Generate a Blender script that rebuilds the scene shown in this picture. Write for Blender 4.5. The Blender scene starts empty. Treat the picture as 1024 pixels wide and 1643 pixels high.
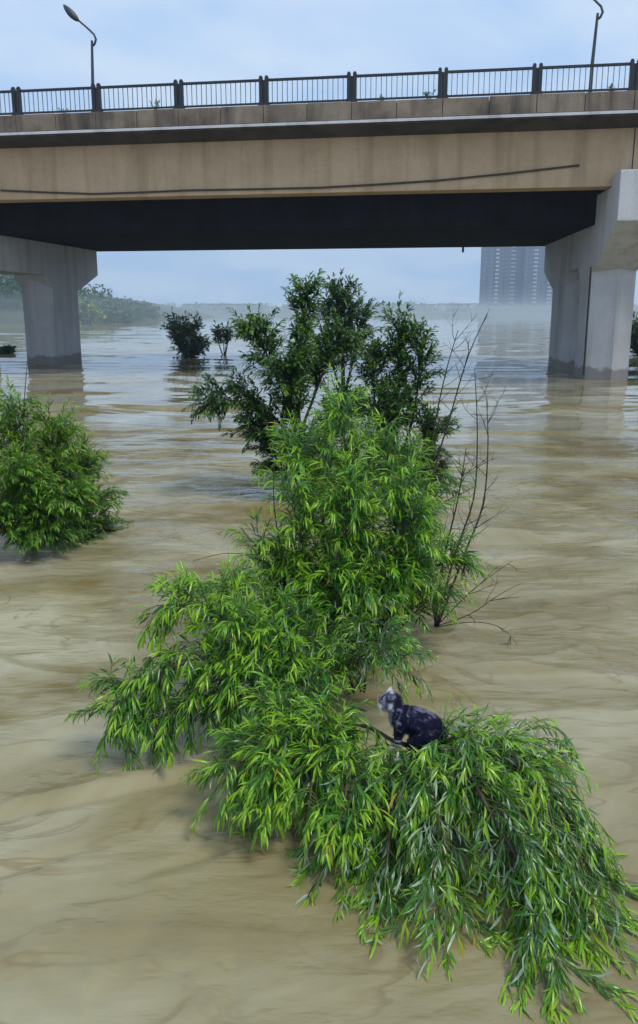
import bpy, bmesh, math, random
import numpy as np
from mathutils import Vector, Matrix

# ------------------------------------------------------------------ camera, sky, sun, exposure
SC = bpy.context.scene
COL = SC.collection
F_PX, W_PX, H_PX, CAM_H = 1367.0, 1024.0, 1643.0, 3.2
PITCH = math.atan(323.0 / F_PX)
cam_d = bpy.data.cameras.new('camera')
cam = bpy.data.objects.new('camera', cam_d)
COL.objects.link(cam)
cam.location = (0, 0, CAM_H)
cam.rotation_euler = (math.pi / 2 - PITCH, 0, 0)
cam_d.sensor_fit = 'VERTICAL'
cam_d.sensor_height = 24.0
cam_d.lens = 24.0 * F_PX / H_PX
cam_d.clip_start = 0.05
cam_d.clip_end = 9000
SC.camera = cam

SUN_EL, SUN_AZ = math.radians(56), math.radians(135)     # azimuth clockwise from +Y
wd = bpy.data.worlds.new('World')
SC.world = wd
wd.use_nodes = True
wn, wl = wd.node_tree.nodes, wd.node_tree.links
wn.clear()
def wnode(t, **k):
    n = wn.new(t)
    for a, b in k.items():
        setattr(n, a, b)
    return n
w_out = wnode('ShaderNodeOutputWorld')
w_bg = wnode('ShaderNodeBackground')
w_bg.inputs['Strength'].default_value = 0.1
sky = wnode('ShaderNodeTexSky', sky_type='NISHITA', sun_disc=False, sun_elevation=SUN_EL, sun_rotation=SUN_AZ,
            air_density=1.0, dust_density=2.0, ozone_density=3.0)
w_tc = wnode('ShaderNodeTexCoord')
w_sep = wnode('ShaderNodeSeparateXYZ')
wl.new(w_tc.outputs['Generated'], w_sep.inputs[0])
w_zp = wnode('ShaderNodeMath', operation='MAXIMUM'); wl.new(w_sep.outputs['Z'], w_zp.inputs[0]); w_zp.inputs[1].default_value = 0.0
w_za = wnode('ShaderNodeMath', operation='ADD'); wl.new(w_zp.outputs[0], w_za.inputs[0]); w_za.inputs[1].default_value = 0.18
w_dx = wnode('ShaderNodeMath', operation='DIVIDE'); wl.new(w_sep.outputs['X'], w_dx.inputs[0]); wl.new(w_za.outputs[0], w_dx.inputs[1])
w_dy = wnode('ShaderNodeMath', operation='DIVIDE'); wl.new(w_sep.outputs['Y'], w_dy.inputs[0]); wl.new(w_za.outputs[0], w_dy.inputs[1])
w_cmb = wnode('ShaderNodeCombineXYZ'); wl.new(w_dx.outputs[0], w_cmb.inputs[0]); wl.new(w_dy.outputs[0], w_cmb.inputs[1])
w_ns = wnode('ShaderNodeTexNoise'); w_ns.inputs['Scale'].default_value = 1.7; w_ns.inputs['Detail'].default_value = 6; w_ns.inputs['Roughness'].default_value = 0.52
w_ns.inputs['Distortion'].default_value = 0.35
wl.new(w_cmb.outputs[0], w_ns.inputs['Vector'])
w_rp = wnode('ShaderNodeValToRGB')
w_rp.color_ramp.elements[0].position = 0.38; w_rp.color_ramp.elements[0].color = (3.0, 4.2, 6.0, 1)
w_rp.color_ramp.elements[1].position = 0.60; w_rp.color_ramp.elements[1].color = (4.3, 5.15, 6.2, 1)
wl.new(w_ns.outputs['Fac'], w_rp.inputs[0])
w_mx = wnode('ShaderNodeMixRGB'); w_mx.inputs['Fac'].default_value = 0.9
wl.new(sky.outputs[0], w_mx.inputs['Color1']); wl.new(w_rp.outputs[0], w_mx.inputs['Color2'])
wl.new(w_mx.outputs[0], w_bg.inputs['Color'])
wl.new(w_bg.outputs[0], w_out.inputs[0])

sun_d = bpy.data.lights.new('sun', 'SUN')
sun_d.energy = 1.5
sun_d.angle = math.radians(14)
sun_d.color = (1.0, 0.94, 0.80)
sun = bpy.data.objects.new('sun', sun_d)
COL.objects.link(sun)
sd = Vector((math.sin(SUN_AZ) * math.cos(SUN_EL), math.cos(SUN_AZ) * math.cos(SUN_EL), math.sin(SUN_EL)))
sun.rotation_euler = (-sd).to_track_quat('-Z', 'Y').to_euler()
sun.location = sd * 50

vs = SC.view_settings
SC.display_settings.display_device = 'sRGB'
vs.view_transform = 'Standard'
vs.look = 'None'
vs.exposure = 0.72
vs.gamma = 1.0
vs.use_curve_mapping = False
SC.render.engine = 'CYCLES'
SC.cycles.use_denoising = True
SC.cycles.max_bounces = 8
SC.cycles.transparent_max_bounces = 8
SC.cycles.volume_bounces = 2
SC.cycles.sample_clamp_indirect = 6

random.seed(7)
rng = np.random.default_rng(7)

# ------------------------------------------------------------------ pixel -> place helpers
CP, SP = math.cos(PITCH), math.sin(PITCH)
def ray(x, y):
    dx = (x - W_PX / 2) / F_PX
    dv = (H_PX / 2 - y) / F_PX
    return Vector((dx, CP + dv * SP, -SP + dv * CP))
def at(x, y, Y):                       # photo pixel at horizontal distance Y
    r = ray(x, y)
    return Vector((0, 0, CAM_H)) + r * (Y / r.y)
def onwater(x, y, z=0.0):
    r = ray(x, y)
    return Vector((0, 0, CAM_H)) + r * ((z - CAM_H) / r.z)

# ------------------------------------------------------------------ object helpers
def link(o, parent=None):
    COL.objects.link(o)
    if parent is not None:
        o.parent = parent
    return o
def tag(o, label=None, cat=None, group=None, kind=None):
    if label: o['label'] = label
    if cat: o['category'] = cat
    if group: o['group'] = group
    if kind: o['kind'] = kind
    return o
def empty(name, loc=(0, 0, 0), rz=0.0, parent=None):
    o = bpy.data.objects.new(name, None)
    o.empty_display_size = 0.2
    o.location = loc
    o.rotation_euler = (0, 0, rz)
    return link(o, parent)
def local(o, parent):
    """part geometry is written in world space; keep it there under a moved parent"""
    return o

class MB:
    def __init__(self):
        self.v, self.f = [], []
    def add(self, vs, fs):
        n = len(self.v)
        self.v += [tuple(p) for p in vs]
        self.f += [tuple(i + n for i in f) for f in fs]
        return self
    def hexa(self, p):                  # 8 corners: bottom 4 ccw, top 4 ccw
        return self.add(p, [(3, 2, 1, 0), (4, 5, 6, 7), (0, 1, 5, 4), (1, 2, 6, 5), (2, 3, 7, 6), (3, 0, 4, 7)])
    def box(self, x0, x1, y0, y1, z0, z1, fn=None):
        p = [(x0, y0, z0), (x1, y0, z0), (x1, y1, z0), (x0, y1, z0), (x0, y0, z1), (x1, y0, z1), (x1, y1, z1), (x0, y1, z1)]
        return self.hexa([fn(*q) for q in p] if fn else p)
    def tube(self, pts, rad, n=6, cap=True):
        pts = [Vector(p) for p in pts]
        m = len(pts)
        rs = list(rad) if hasattr(rad, '__len__') else [rad] * m
        vs, fs = [], []
        t = (pts[1] - pts[0]).normalized()
        a = t.orthogonal().normalized()
        for i in range(m):
            t = (pts[min(i + 1, m - 1)] - pts[max(i - 1, 0)]).normalized()
            a = a - t * a.dot(t)
            a = a.normalized() if a.length > 1e-6 else t.orthogonal().normalized()
            b = t.cross(a)
            for k in range(n):
                an = 2 * math.pi * k / n
                vs.append(pts[i] + (a * math.cos(an) + b * math.sin(an)) * rs[i])
        for i in range(m - 1):
            for k in range(n):
                k2 = (k + 1) % n
                fs.append((i * n + k, i * n + k2, (i + 1) * n + k2, (i + 1) * n + k))
        if cap:
            fs.append(tuple(range(n - 1, -1, -1)))
            fs.append(tuple((m - 1) * n + k for k in range(n)))
        return self.add(vs, fs)
    def prism(self, prof, fa, fb):      # polygon prof mapped by two functions to two ends
        n = len(prof)
        vs = [fa(*p) for p in prof] + [fb(*p) for p in prof]
        fs = [tuple(range(n - 1, -1, -1)), tuple(range(n, 2 * n))]
        fs += [(i, (i + 1) % n, n + (i + 1) % n, n + i) for i in range(n)]
        return self.add(vs, fs)
    def mesh(self, name, smooth=False):
        me = bpy.data.meshes.new(name)
        me.from_pydata(self.v, [], self.f)
        bm = bmesh.new(); bm.from_mesh(me)
        bmesh.ops.recalc_face_normals(bm, faces=bm.faces)
        bm.to_mesh(me); bm.free()
        if smooth:
            me.polygons.foreach_set('use_smooth', [True] * len(me.polygons))
        return me
    def build(self, name, m, parent=None, smooth=False, bevel=0.0):
        me = self.mesh(name, smooth)
        me.materials.append(m)
        o = bpy.data.objects.new(name, me)
        link(o, parent)
        if parent is not None:           # written in world space
            o.matrix_parent_inverse = world_matrix(parent).inverted()
        if bevel:
            b = o.modifiers.new('bevel', 'BEVEL'); b.width = bevel; b.segments = 2; b.limit_method = 'ANGLE'
        return o
def world_matrix(o):
    m = Matrix.LocRotScale(o.location, o.rotation_euler, o.scale)
    if o.parent is not None:
        m = world_matrix(o.parent) @ o.matrix_parent_inverse @ m
    return m

# ------------------------------------------------------------------ materials
def mat(name):
    m = bpy.data.materials.new(name)
    m.use_nodes = True
    nt = m.node_tree
    b = nt.nodes['Principled BSDF']
    return m, nt, b
def N(nt, t, **k):
    n = nt.nodes.new(t)
    for a, b in k.items():
        if a in n.inputs:
            n.inputs[a].default_value = b
        else:
            setattr(n, a, b)
    return n
def ramp(nt, stops):
    r = nt.nodes.new('ShaderNodeValToRGB')
    e = r.color_ramp.elements
    while len(e) < len(stops):
        e.new(0.5)
    for i, (p, c) in enumerate(stops):
        e[i].position = p
        e[i].color = (*c, 1) if len(c) == 3 else c
    return r
def coords(nt, scale=(1, 1, 1), rot=(0, 0, 0)):
    tc = nt.nodes.new('ShaderNodeTexCoord')
    mp = nt.nodes.new('ShaderNodeMapping')
    mp.inputs['Scale'].default_value = scale
    mp.inputs['Rotation'].default_value = rot
    nt.links.new(tc.outputs['Object'], mp.inputs[0])
    return mp.outputs[0]
def noise(nt, vec, scale, detail=5, rough=0.55, dist=0.0):
    n = nt.nodes.new('ShaderNodeTexNoise')
    n.inputs['Scale'].default_value = scale
    n.inputs['Detail'].default_value = detail
    n.inputs['Roughness'].default_value = rough
    n.inputs['Distortion'].default_value = dist
    nt.links.new(vec, n.inputs['Vector'])
    return n.outputs['Fac']
def mix(nt, f, a, b, mode='MIX'):
    m = nt.nodes.new('ShaderNodeMixRGB')
    m.blend_type = mode
    for i, x in zip(('Fac', 'Color1', 'Color2'), (f, a, b)):
        if isinstance(x, (int, float)):
            m.inputs[i].default_value = x
        elif isinstance(x, tuple):
            m.inputs[i].default_value = (*x, 1)
        else:
            nt.links.new(x, m.inputs[i])
    return m.outputs[0]
def bump(nt, h, strength, dist, b):
    n = nt.nodes.new('ShaderNodeBump')
    n.inputs['Strength'].default_value = strength
    n.inputs['Distance'].default_value = dist
    nt.links.new(h, n.inputs['Height'])
    nt.links.new(n.outputs[0], b.inputs['Normal'])

def concrete(name, light, dark, stain, stain_amt=0.5, streak=True, rough=0.85, wet=False):
    m, nt, b = mat(name)
    v = coords(nt)
    n1 = noise(nt, v, 0.55, 6, 0.6)
    c = ramp(nt, [(0.3, dark), (0.68, light)]); nt.links.new(n1, c.inputs[0])
    out = c.outputs[0]
    if streak:                          # rain-run streaks
        vs_ = coords(nt, (1.5, 1.5, 0.12))
        n2 = noise(nt, vs_, 1.0, 5, 0.6)
        r2 = ramp(nt, [(0.47, (0, 0, 0)), (0.72, (1, 1, 1))]); nt.links.new(n2, r2.inputs[0])
        am = nt.nodes.new('ShaderNodeMath'); am.operation = 'MULTIPLY'; am.inputs[1].default_value = stain_amt
        nt.links.new(r2.outputs[0], am.inputs[0])
        out = mix(nt, am.outputs[0], out, stain)
    if wet:                             # mud and damp left by the flood, with an uneven upper edge
        tc_ = nt.nodes.new('ShaderNodeNewGeometry'); sx = nt.nodes.new('ShaderNodeSeparateXYZ')
        nt.links.new(tc_.outputs['Position'], sx.inputs[0])
        nw = noise(nt, v, 1.3, 5, 0.6)
        ma = nt.nodes.new('ShaderNodeMath'); ma.operation = 'MULTIPLY_ADD'; ma.inputs[1].default_value = -0.9; nt.links.new(nw, ma.inputs[0]); nt.links.new(sx.outputs['Z'], ma.inputs[2])
        rw = ramp(nt, [(0.0, (0.6, 0.6, 0.6)), (0.05, (0.4, 0.4, 0.4)), (0.16, (0, 0, 0))]); nt.links.new(ma.outputs[0], rw.inputs[0])
        out = mix(nt, rw.outputs[0], out, (0.085, 0.07, 0.05))
    n3 = noise(nt, v, 14, 6, 0.7)
    r3 = ramp(nt, [(0.3, (0.86, 0.86, 0.86)), (0.7, (1.05, 1.05, 1.05))]); nt.links.new(n3, r3.inputs[0])
    out = mix(nt, 1.0, out, r3.outputs[0], 'MULTIPLY')
    nt.links.new(out, b.inputs['Base Color'])
    b.inputs['Roughness'].default_value = rough
    bump(nt, n3, 0.35, 0.02, b)
    return m

M = {}
M['girder'] = concrete('girder_concrete', (0.60, 0.435, 0.275), (0.47, 0.325, 0.19), (0.18, 0.115, 0.055), 0.42)
M['soffit'] = concrete('soffit_shade_concrete', (0.02, 0.02, 0.026), (0.012, 0.012, 0.016), (0.008, 0.008, 0.008), 0.5)  # near-black base colour paints in the shade under the bridge
M['pier'] = concrete('pier_concrete', (0.56, 0.56, 0.58), (0.46, 0.46, 0.48), (0.13, 0.125, 0.12), 0.45, wet=True)
M['pier_cap'] = concrete('cap_concrete', (0.58, 0.58, 0.60), (0.49, 0.49, 0.51), (0.15, 0.14, 0.125), 0.4)
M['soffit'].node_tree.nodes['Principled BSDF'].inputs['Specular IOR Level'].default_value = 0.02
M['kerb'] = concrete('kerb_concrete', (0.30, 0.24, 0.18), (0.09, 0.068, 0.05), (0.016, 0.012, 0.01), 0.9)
M['slab'] = concrete('slab_shade_concrete', (0.075, 0.062, 0.052), (0.025, 0.021, 0.018), (0.01, 0.009, 0.008), 0.8)  # dark base colour carries the shadow beneath the overhanging deck edge

def plain(name, col, rough=0.6, metal=0.0, var=0.25, scale=6):
    m, nt, b = mat(name)
    v = coords(nt)
    n = noise(nt, v, scale, 4)
    r = ramp(nt, [(0.25, tuple(c * (1 - var) for c in col)), (0.75, tuple(c * (1 + var) for c in col))])
    nt.links.new(n, r.inputs[0]); nt.links.new(r.outputs[0], b.inputs['Base Color'])
    b.inputs['Roughness'].default_value = rough
    b.inputs['Metallic'].default_value = metal
    return m
M['rail'] = plain('railing_paint', (0.008, 0.009, 0.013), 0.5, 0.0, 0.4)
M['baluster'] = plain('baluster_paint', (0.10, 0.11, 0.13), 0.5, 0.0, 0.3)
M['lamp'] = plain('lamp_paint', (0.03, 0.034, 0.045), 0.45)
M['cable'] = plain('rusty_conduit', (0.06, 0.035, 0.026), 0.8, 0.0, 0.4)
M['asphalt'] = plain('asphalt', (0.05, 0.05, 0.052), 0.9, 0.0, 0.3, 20)
M['bark'] = plain('willow_bark', (0.075, 0.06, 0.042), 0.85, 0.0, 0.5, 30)
M['dark_bark'] = plain('dark_bark', (0.03, 0.023, 0.018), 0.9, 0.0, 0.5, 30)
M['green_stem'] = plain('green_stem', (0.10, 0.13, 0.03), 0.6, 0.0, 0.3, 20)

def leaf_mat(name, deep, mid, young, rough=0.38, trans=0.4, back=None):
    """leaf colour runs from old to young leaf by the 'tint' value each leaf carries"""
    m, nt, b = mat(name)
    at_ = nt.nodes.new('ShaderNodeAttribute'); at_.attribute_name = 'tint'
    oi = nt.nodes.new('ShaderNodeObjectInfo')
    r = ramp(nt, [(0.0, deep), (0.5, mid), (0.92, young), (1.0, (0.42, 0.30, 0.03))])
    nt.links.new(at_.outputs['Fac'], r.inputs[0])
    col = r.outputs[0]
    if back is not None:                # paler underside
        ge = nt.nodes.new('ShaderNodeNewGeometry')
        bf = nt.nodes.new('ShaderNodeMath'); bf.operation = 'MULTIPLY'; bf.inputs[1].default_value = 0.75
        nt.links.new(ge.outputs['Backfacing'], bf.inputs[0])
        col = mix(nt, bf.outputs[0], col, back)
    nt.links.new(col, b.inputs['Base Color'])
    b.inputs['Roughness'].default_value = rough
    b.inputs['Specular IOR Level'].default_value = 0.6
    tr = nt.nodes.new('ShaderNodeBsdfTranslucent')
    tc = mix(nt, 1.0, r.outputs[0], (1.5, 1.35, 0.5), 'MULTIPLY')
    nt.links.new(tc, tr.inputs['Color'])
    ms = nt.nodes.new('ShaderNodeMixShader'); ms.inputs[0].default_value = trans
    nt.links.new(b.outputs[0], ms.inputs[1]); nt.links.new(tr.outputs[0], ms.inputs[2])
    nt.links.new(ms.outputs[0], nt.nodes['Material Output'].inputs['Surface'])
    return m
M['willow'] = leaf_mat('willow_leaf', (0.012, 0.062, 0.008), (0.052, 0.215, 0.010), (0.26, 0.48, 0.014), 0.27, 0.34, (0.27, 0.39, 0.24))
M['willow_silver'] = leaf_mat('silver_willow_leaf', (0.012, 0.06, 0.010), (0.05, 0.20, 0.012), (0.25, 0.46, 0.016), 0.25, 0.3, (0.40, 0.52, 0.42))
M['willow_left'] = leaf_mat('shrub_leaf', (0.024, 0.085, 0.010), (0.07, 0.21, 0.014), (0.19, 0.38, 0.02), 0.4, 0.35, (0.10, 0.16, 0.07))
M['dark_leaf'] = leaf_mat('dark_tree_leaf', (0.012, 0.045, 0.010), (0.034, 0.105, 0.014), (0.11, 0.24, 0.02), 0.42, 0.3)
M['blue_leaf'] = leaf_mat('far_bush_leaf', (0.014, 0.046, 0.020), (0.03, 0.085, 0.028), (0.065, 0.15, 0.035), 0.5, 0.2)
M['hill_leaf'] = leaf_mat('hill_leaf', (0.016, 0.05, 0.016), (0.04, 0.10, 0.022), (0.11, 0.22, 0.035), 0.6, 0.2)

# ------------------------------------------------------------------ water
def vnoise(x, y, seed):
    xi, yi = np.floor(x).astype(np.int64), np.floor(y).astype(np.int64)
    fx, fy = x - xi, y - yi
    def h(a, b):
        n = (a * 374761393 + b * 668265263 + seed * 982451653) & 0x7fffffff
        n = ((n ^ (n >> 13)) * 1274126177) & 0x7fffffff
        n = n ^ (n >> 16)
        return (n & 0xffff) / 32767.5 - 1.0
    ux, uy = fx * fx * fx * (fx * (fx * 6 - 15) + 10), fy * fy * fy * (fy * (fy * 6 - 15) + 10)
    return (h(xi, yi) * (1 - ux) + h(xi + 1, yi) * ux) * (1 - uy) + (h(xi, yi + 1) * (1 - ux) + h(xi + 1, yi + 1) * ux) * uy
def water_height(x, y):
    d = np.sqrt(x * x + y * y)
    wx = x + 0.35 * vnoise(x * 0.5, y * 0.5, 11) + 0.12 * vnoise(x * 1.6, y * 1.6, 13)
    wy = y + 0.35 * vnoise(x * 0.5 + 9, y * 0.5 - 4, 12) + 0.12 * vnoise(x * 1.6 + 3, y * 1.6, 14)
    h = 0.020 * vnoise(wx * 0.55, wy * 0.8, 1)
    h += 0.024 * (1 - 2 * np.abs(vnoise(wx * 0.9 + wy * 0.25, wy * 1.15, 2))) * np.clip((d - 1.0) / 6, 0.35, 1)
    h += 0.013 * vnoise(wx * 2.1, wy * 3.4, 3)
    h += 0.006 * vnoise(wx * 4.6, wy * 7.8, 4) * (1 - 0.6 * np.exp(-((d - 4) / 5) ** 2))
    h *= 0.22 + 0.78 * np.exp(-(np.maximum(d - 8, 0) / 14) ** 2)
    nearw = np.exp(-(d / 11) ** 2)
    rx, ry = wx * 0.82 + wy * 0.35, wy * 0.95 - wx * 0.28
    rid = np.clip(1 - np.abs(vnoise(rx * 0.85, ry * 1.5, 31)) * 2.6, 0, 1) ** 2 * np.clip(0.55 + vnoise(x * 0.7, y * 0.8, 33), 0, 1)
    rid2 = np.clip(1 - np.abs(vnoise(rx * 2.1 + 4, ry * 3.1, 32)) * 2.4, 0, 1) ** 2 * np.clip(0.3 + 1.2 * vnoise(x * 0.8 + 8, y * 0.9, 34), 0, 1)
    h += nearw * (0.034 * rid + 0.018 * rid2)
    far = np.clip((d - 9) / 14, 0, 1)
    mid = np.exp(-(np.maximum(d - 14, 0) / 16) ** 2)
    h += far * (0.030 * vnoise(x * 0.30 + 2, y * 0.95, 5) * (0.25 + 0.75 * mid) + mid * (0.024 * vnoise(x * 0.6, y * 1.7 + 5, 6) + 0.010 * vnoise(x * 1.5, y * 3.6, 7)))
    far2 = np.clip((d - 14) / 14, 0, 1)
    h += far2 * (0.10 * vnoise(x * 0.11 + 7, y * 0.30, 8) + 0.05 * (1 - 2 * np.abs(vnoise(x * 0.2, y * 0.5 + 2, 9))))
    # standing waves shed by the half-sunk bushes and long current seams
    for (px, py, ln, wd_, am, an) in (
            (-1.35, 13.9, 1.3, 0.22, 0.10, 0.05), (-1.2, 13.2, 1.0, 0.3, -0.07, 0.0),
            (2.6, 12.3, 1.1, 0.28, 0.08, -0.12), (2.9, 11.6, 1.2, 0.3, -0.05, -0.1), (3.4, 10.6, 1.8, 0.22, 0.055, -0.35),
            (-2.6, 9.9, 0.9, 0.22, 0.045, 0.3), (2.7, 9.2, 1.0, 0.25, -0.045, -0.1),
            (-1.55, 5.10, 0.8, 0.06, -0.05, 0.36), (-1.40, 5.26, 0.8, 0.10, 0.035, 0.36), (-0.75, 4.6, 0.4, 0.06, -0.035, 0.5), (-1.75, 4.45, 0.35, 0.05, -0.03, 0.5), (-0.5, 4.95, 0.3, 0.05, -0.03, 0.4),
            (-1.05, 3.85, 0.10, 0.55, 0.010, -0.25), (-0.94, 3.85, 0.07, 0.5, -0.012, -0.25),
            (-0.45, 3.65, 0.06, 0.45, -0.015, 0.1), (1.9, 7.3, 1.0, 0.12, 0.025, -0.3), (2.2, 6.4, 0.9, 0.1, 0.02, -0.4)):
        cx, cy = x - px, y - py
        a, b = cx * math.cos(an) + cy * math.sin(an), -cx * math.sin(an) + cy * math.cos(an)
        b = b + 0.12 * vnoise(x * 1.3, y * 1.3, 21)
        h += am * np.exp(-(a / ln) ** 2 - (b / wd_) ** 2)
    return h * np.exp(-(d / 260) ** 2)

def build_water():
    ys = [-14.0, -8.0, -4.0, -1.0, 1.0]
    y = 2.2
    while y < 420:
        ys.append(y)
        y += max(0.022, y * 0.0052)
    ys += [480, 600, 800, 1200, 2000, 4000]
    ys = np.array(ys)
    nx = 300
    s = np.linspace(-1, 1, nx)
    s = np.sign(s) * (0.55 * np.abs(s) + 0.45 * np.abs(s) ** 3)
    half = np.maximum(9.0, np.abs(ys) * 0.95 + 4)
    X = s[None, :] * half[:, None]
    X[:, 0] -= 400 + np.abs(ys) * 2
    X[:, -1] += 400 + np.abs(ys) * 2
    Y = np.repeat(ys[:, None], nx, 1)
    Z = water_height(X, Y)
    Z[:, 0] = Z[:, -1] = 0
    v = np.stack([X, Y, Z], -1).reshape(-1, 3)
    ny = len(ys)
    i = (np.arange(ny - 1)[:, None] * nx + np.arange(nx - 1)[None, :]).reshape(-1)
    f = np.stack([i, i + 1, i + nx + 1, i + nx], -1)
    me = bpy.data.meshes.new('river_water')
    me.from_pydata(v.tolist(), [], f.tolist())
    me.polygons.foreach_set('use_smooth', [True] * len(me.polygons))
    m, nt, b = mat('muddy_water')
    vv = coords(nt, (0.35, 0.6, 1))
    n1 = noise(nt, vv, 0.62, 6, 0.58, 1.4)
    r = ramp(nt, [(0.32, (0.135, 0.102, 0.034)), (0.48, (0.245, 0.213, 0.115)), (0.68, (0.375, 0.35, 0.24))])
    nt.links.new(n1, r.inputs[0])
    # thin silt seams, with wave-crease shading painted into their dark colour
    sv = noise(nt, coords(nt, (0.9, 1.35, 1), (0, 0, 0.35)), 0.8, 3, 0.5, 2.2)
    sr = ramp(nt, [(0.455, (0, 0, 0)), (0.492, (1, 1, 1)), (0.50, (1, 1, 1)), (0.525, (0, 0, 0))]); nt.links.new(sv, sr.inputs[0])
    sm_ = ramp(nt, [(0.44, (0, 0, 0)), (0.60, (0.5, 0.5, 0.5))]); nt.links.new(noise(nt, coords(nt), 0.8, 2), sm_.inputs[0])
    seam_shade = mix(nt, 1.0, sr.outputs[0], sm_.outputs[0], 'MULTIPLY')
    wcol = mix(nt, seam_shade, r.outputs[0], (0.15, 0.105, 0.045))
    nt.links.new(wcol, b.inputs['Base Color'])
    b.inputs['Roughness'].default_value = 0.05
    b.inputs['IOR'].default_value = 1.33
    v2 = coords(nt, (0.8, 2.2, 1))
    n2 = noise(nt, v2, 2.2, 4, 0.5, 0.2)
    v3 = coords(nt, (3.2, 8.5, 1), (0, 0, 0.12))
    n4 = noise(nt, v3, 1.0, 4, 0.55, 0.5)
    pm2 = ramp(nt, [(0.34, (0, 0, 0)), (0.6, (1, 1, 1))]); nt.links.new(noise(nt, coords(nt, (0.5, 0.8, 1)), 0.7, 3), pm2.inputs[0])
    fine = mix(nt, 1.0, n4, pm2.outputs[0], 'MULTIPLY')
    hh = mix(nt, 0.5, n2, fine, 'ADD')
    gp = nt.nodes.new('ShaderNodeNewGeometry'); gs = nt.nodes.new('ShaderNodeSeparateXYZ'); nt.links.new(gp.outputs['Position'], gs.inputs[0])
    mr = nt.nodes.new('ShaderNodeMapRange'); mr.inputs[1].default_value = 14; mr.inputs[2].default_value = 30; mr.inputs[3].default_value = 1.0; mr.inputs[4].default_value = 0.05
    nt.links.new(gs.outputs['Y'], mr.inputs[0])
    hh = mix(nt, 1.0, hh, mr.outputs[0], 'MULTIPLY')
    bump(nt, hh, 0.45, 0.06, b)
    me.materials.append(m)
    o = bpy.data.objects.new('river_water', me)
    link(o)
    tag(o, 'muddy brown flood water of the river with ripples', None, None, 'structure')
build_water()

# ------------------------------------------------------------------ bridge (u along, v across, away from the viewer)
PSI = math.radians(9.5)
UX, UY = math.cos(PSI), -math.sin(PSI)
VX, VY = math.sin(PSI), math.cos(PSI)
def B(u, v, z):
    return (u * UX + v * VX, u * UY + v * VY, z)
U0, U1 = -75.0, 60.0
POST_U = [-20.78 + 3.893 * k for k in range(-9, 13)]
SKEW = -0.11

bridge = empty('bridge', B(0, 40, 0))
tag(bridge, 'wide concrete girder bridge on chamfered piers crossing the flooded river', 'bridge')
MB().box(U0, U1, 40.4, 41.5, 8.40, 11.0, B).build('girder', M['girder'], bridge, bevel=0.03)
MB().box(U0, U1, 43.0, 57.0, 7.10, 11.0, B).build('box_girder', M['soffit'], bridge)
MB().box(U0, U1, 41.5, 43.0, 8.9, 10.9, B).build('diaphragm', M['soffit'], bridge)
# deck slab with a stepped overhanging edge
prof = [(39.05, 10.93), (39.05, 11.2), (39.35, 11.24), (39.35, 11.30), (57.9, 11.30), (57.9, 10.95), (57.0, 10.75), (41.5, 10.75), (40.3, 10.72), (39.5, 10.86)]
prof = [(39.05, 10.95), (39.05, 11.17), (58.4, 11.17), (58.4, 10.95), (57.2, 10.80), (43.0, 11.02), (41.5, 11.02), (40.3, 10.70)]
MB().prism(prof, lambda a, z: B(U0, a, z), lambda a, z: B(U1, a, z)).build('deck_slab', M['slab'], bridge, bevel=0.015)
MB().box(U0, U1, 40.1, 57.6, 11.174, 11.9, B).build('roadway', M['asphalt'], bridge)
MB().box(U0, U1, 39.0, 39.055, 11.02, 11.13, B).build('edge_drip', M['pier_cap'], bridge)
for i in range(len(POST_U)):           # precast kerb blocks between expansion gaps
    for k in range(2):
        a = POST_U[i] + 0.03 + k * 1.9465
        dz = random.uniform(-0.012, 0.012)
        dv = random.uniform(-0.012, 0.012)
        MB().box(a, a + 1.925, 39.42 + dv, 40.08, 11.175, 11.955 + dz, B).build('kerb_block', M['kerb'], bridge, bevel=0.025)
# rusty conduit sagging along the girder
cp_ = [(-22.3, 8.84), (-20, 8.70), (-17.56, 8.58), (-15, 8.60), (-12.96, 8.64), (-9.8, 8.62), (-6.74, 8.62), (-4, 8.70), (-1.5, 8.80), (1.6, 9.02), (4.59, 9.28)]
mb = MB()
for (a, za), (b_, zb) in zip(cp_[:-1], cp_[1:]):
    mb.hexa([B(a, 40.33, za - .04), B(b_, 40.33, zb - .04), B(b_, 40.402, zb - .04), B(a, 40.402, za - .04),
             B(a, 40.33, za + .04), B(b_, 40.33, zb + .04), B(b_, 40.402, zb + .04), B(a, 40.402, za + .04)])
mb.build('conduit', M['cable'], bridge)
for ju in (-24.9, 6.75):
    MB().box(ju, ju + .05, 40.394, 40.45, 8.5, 10.7, B).build('expansion_joint', M['rail'], bridge)
# drain spout under the far edge
MB().tube([B(-.3, 56.8, 7.2), B(-.3, 56.8, 6.78)], 0.07, 8).build('drain_pipe', M['cable'], bridge)

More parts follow.
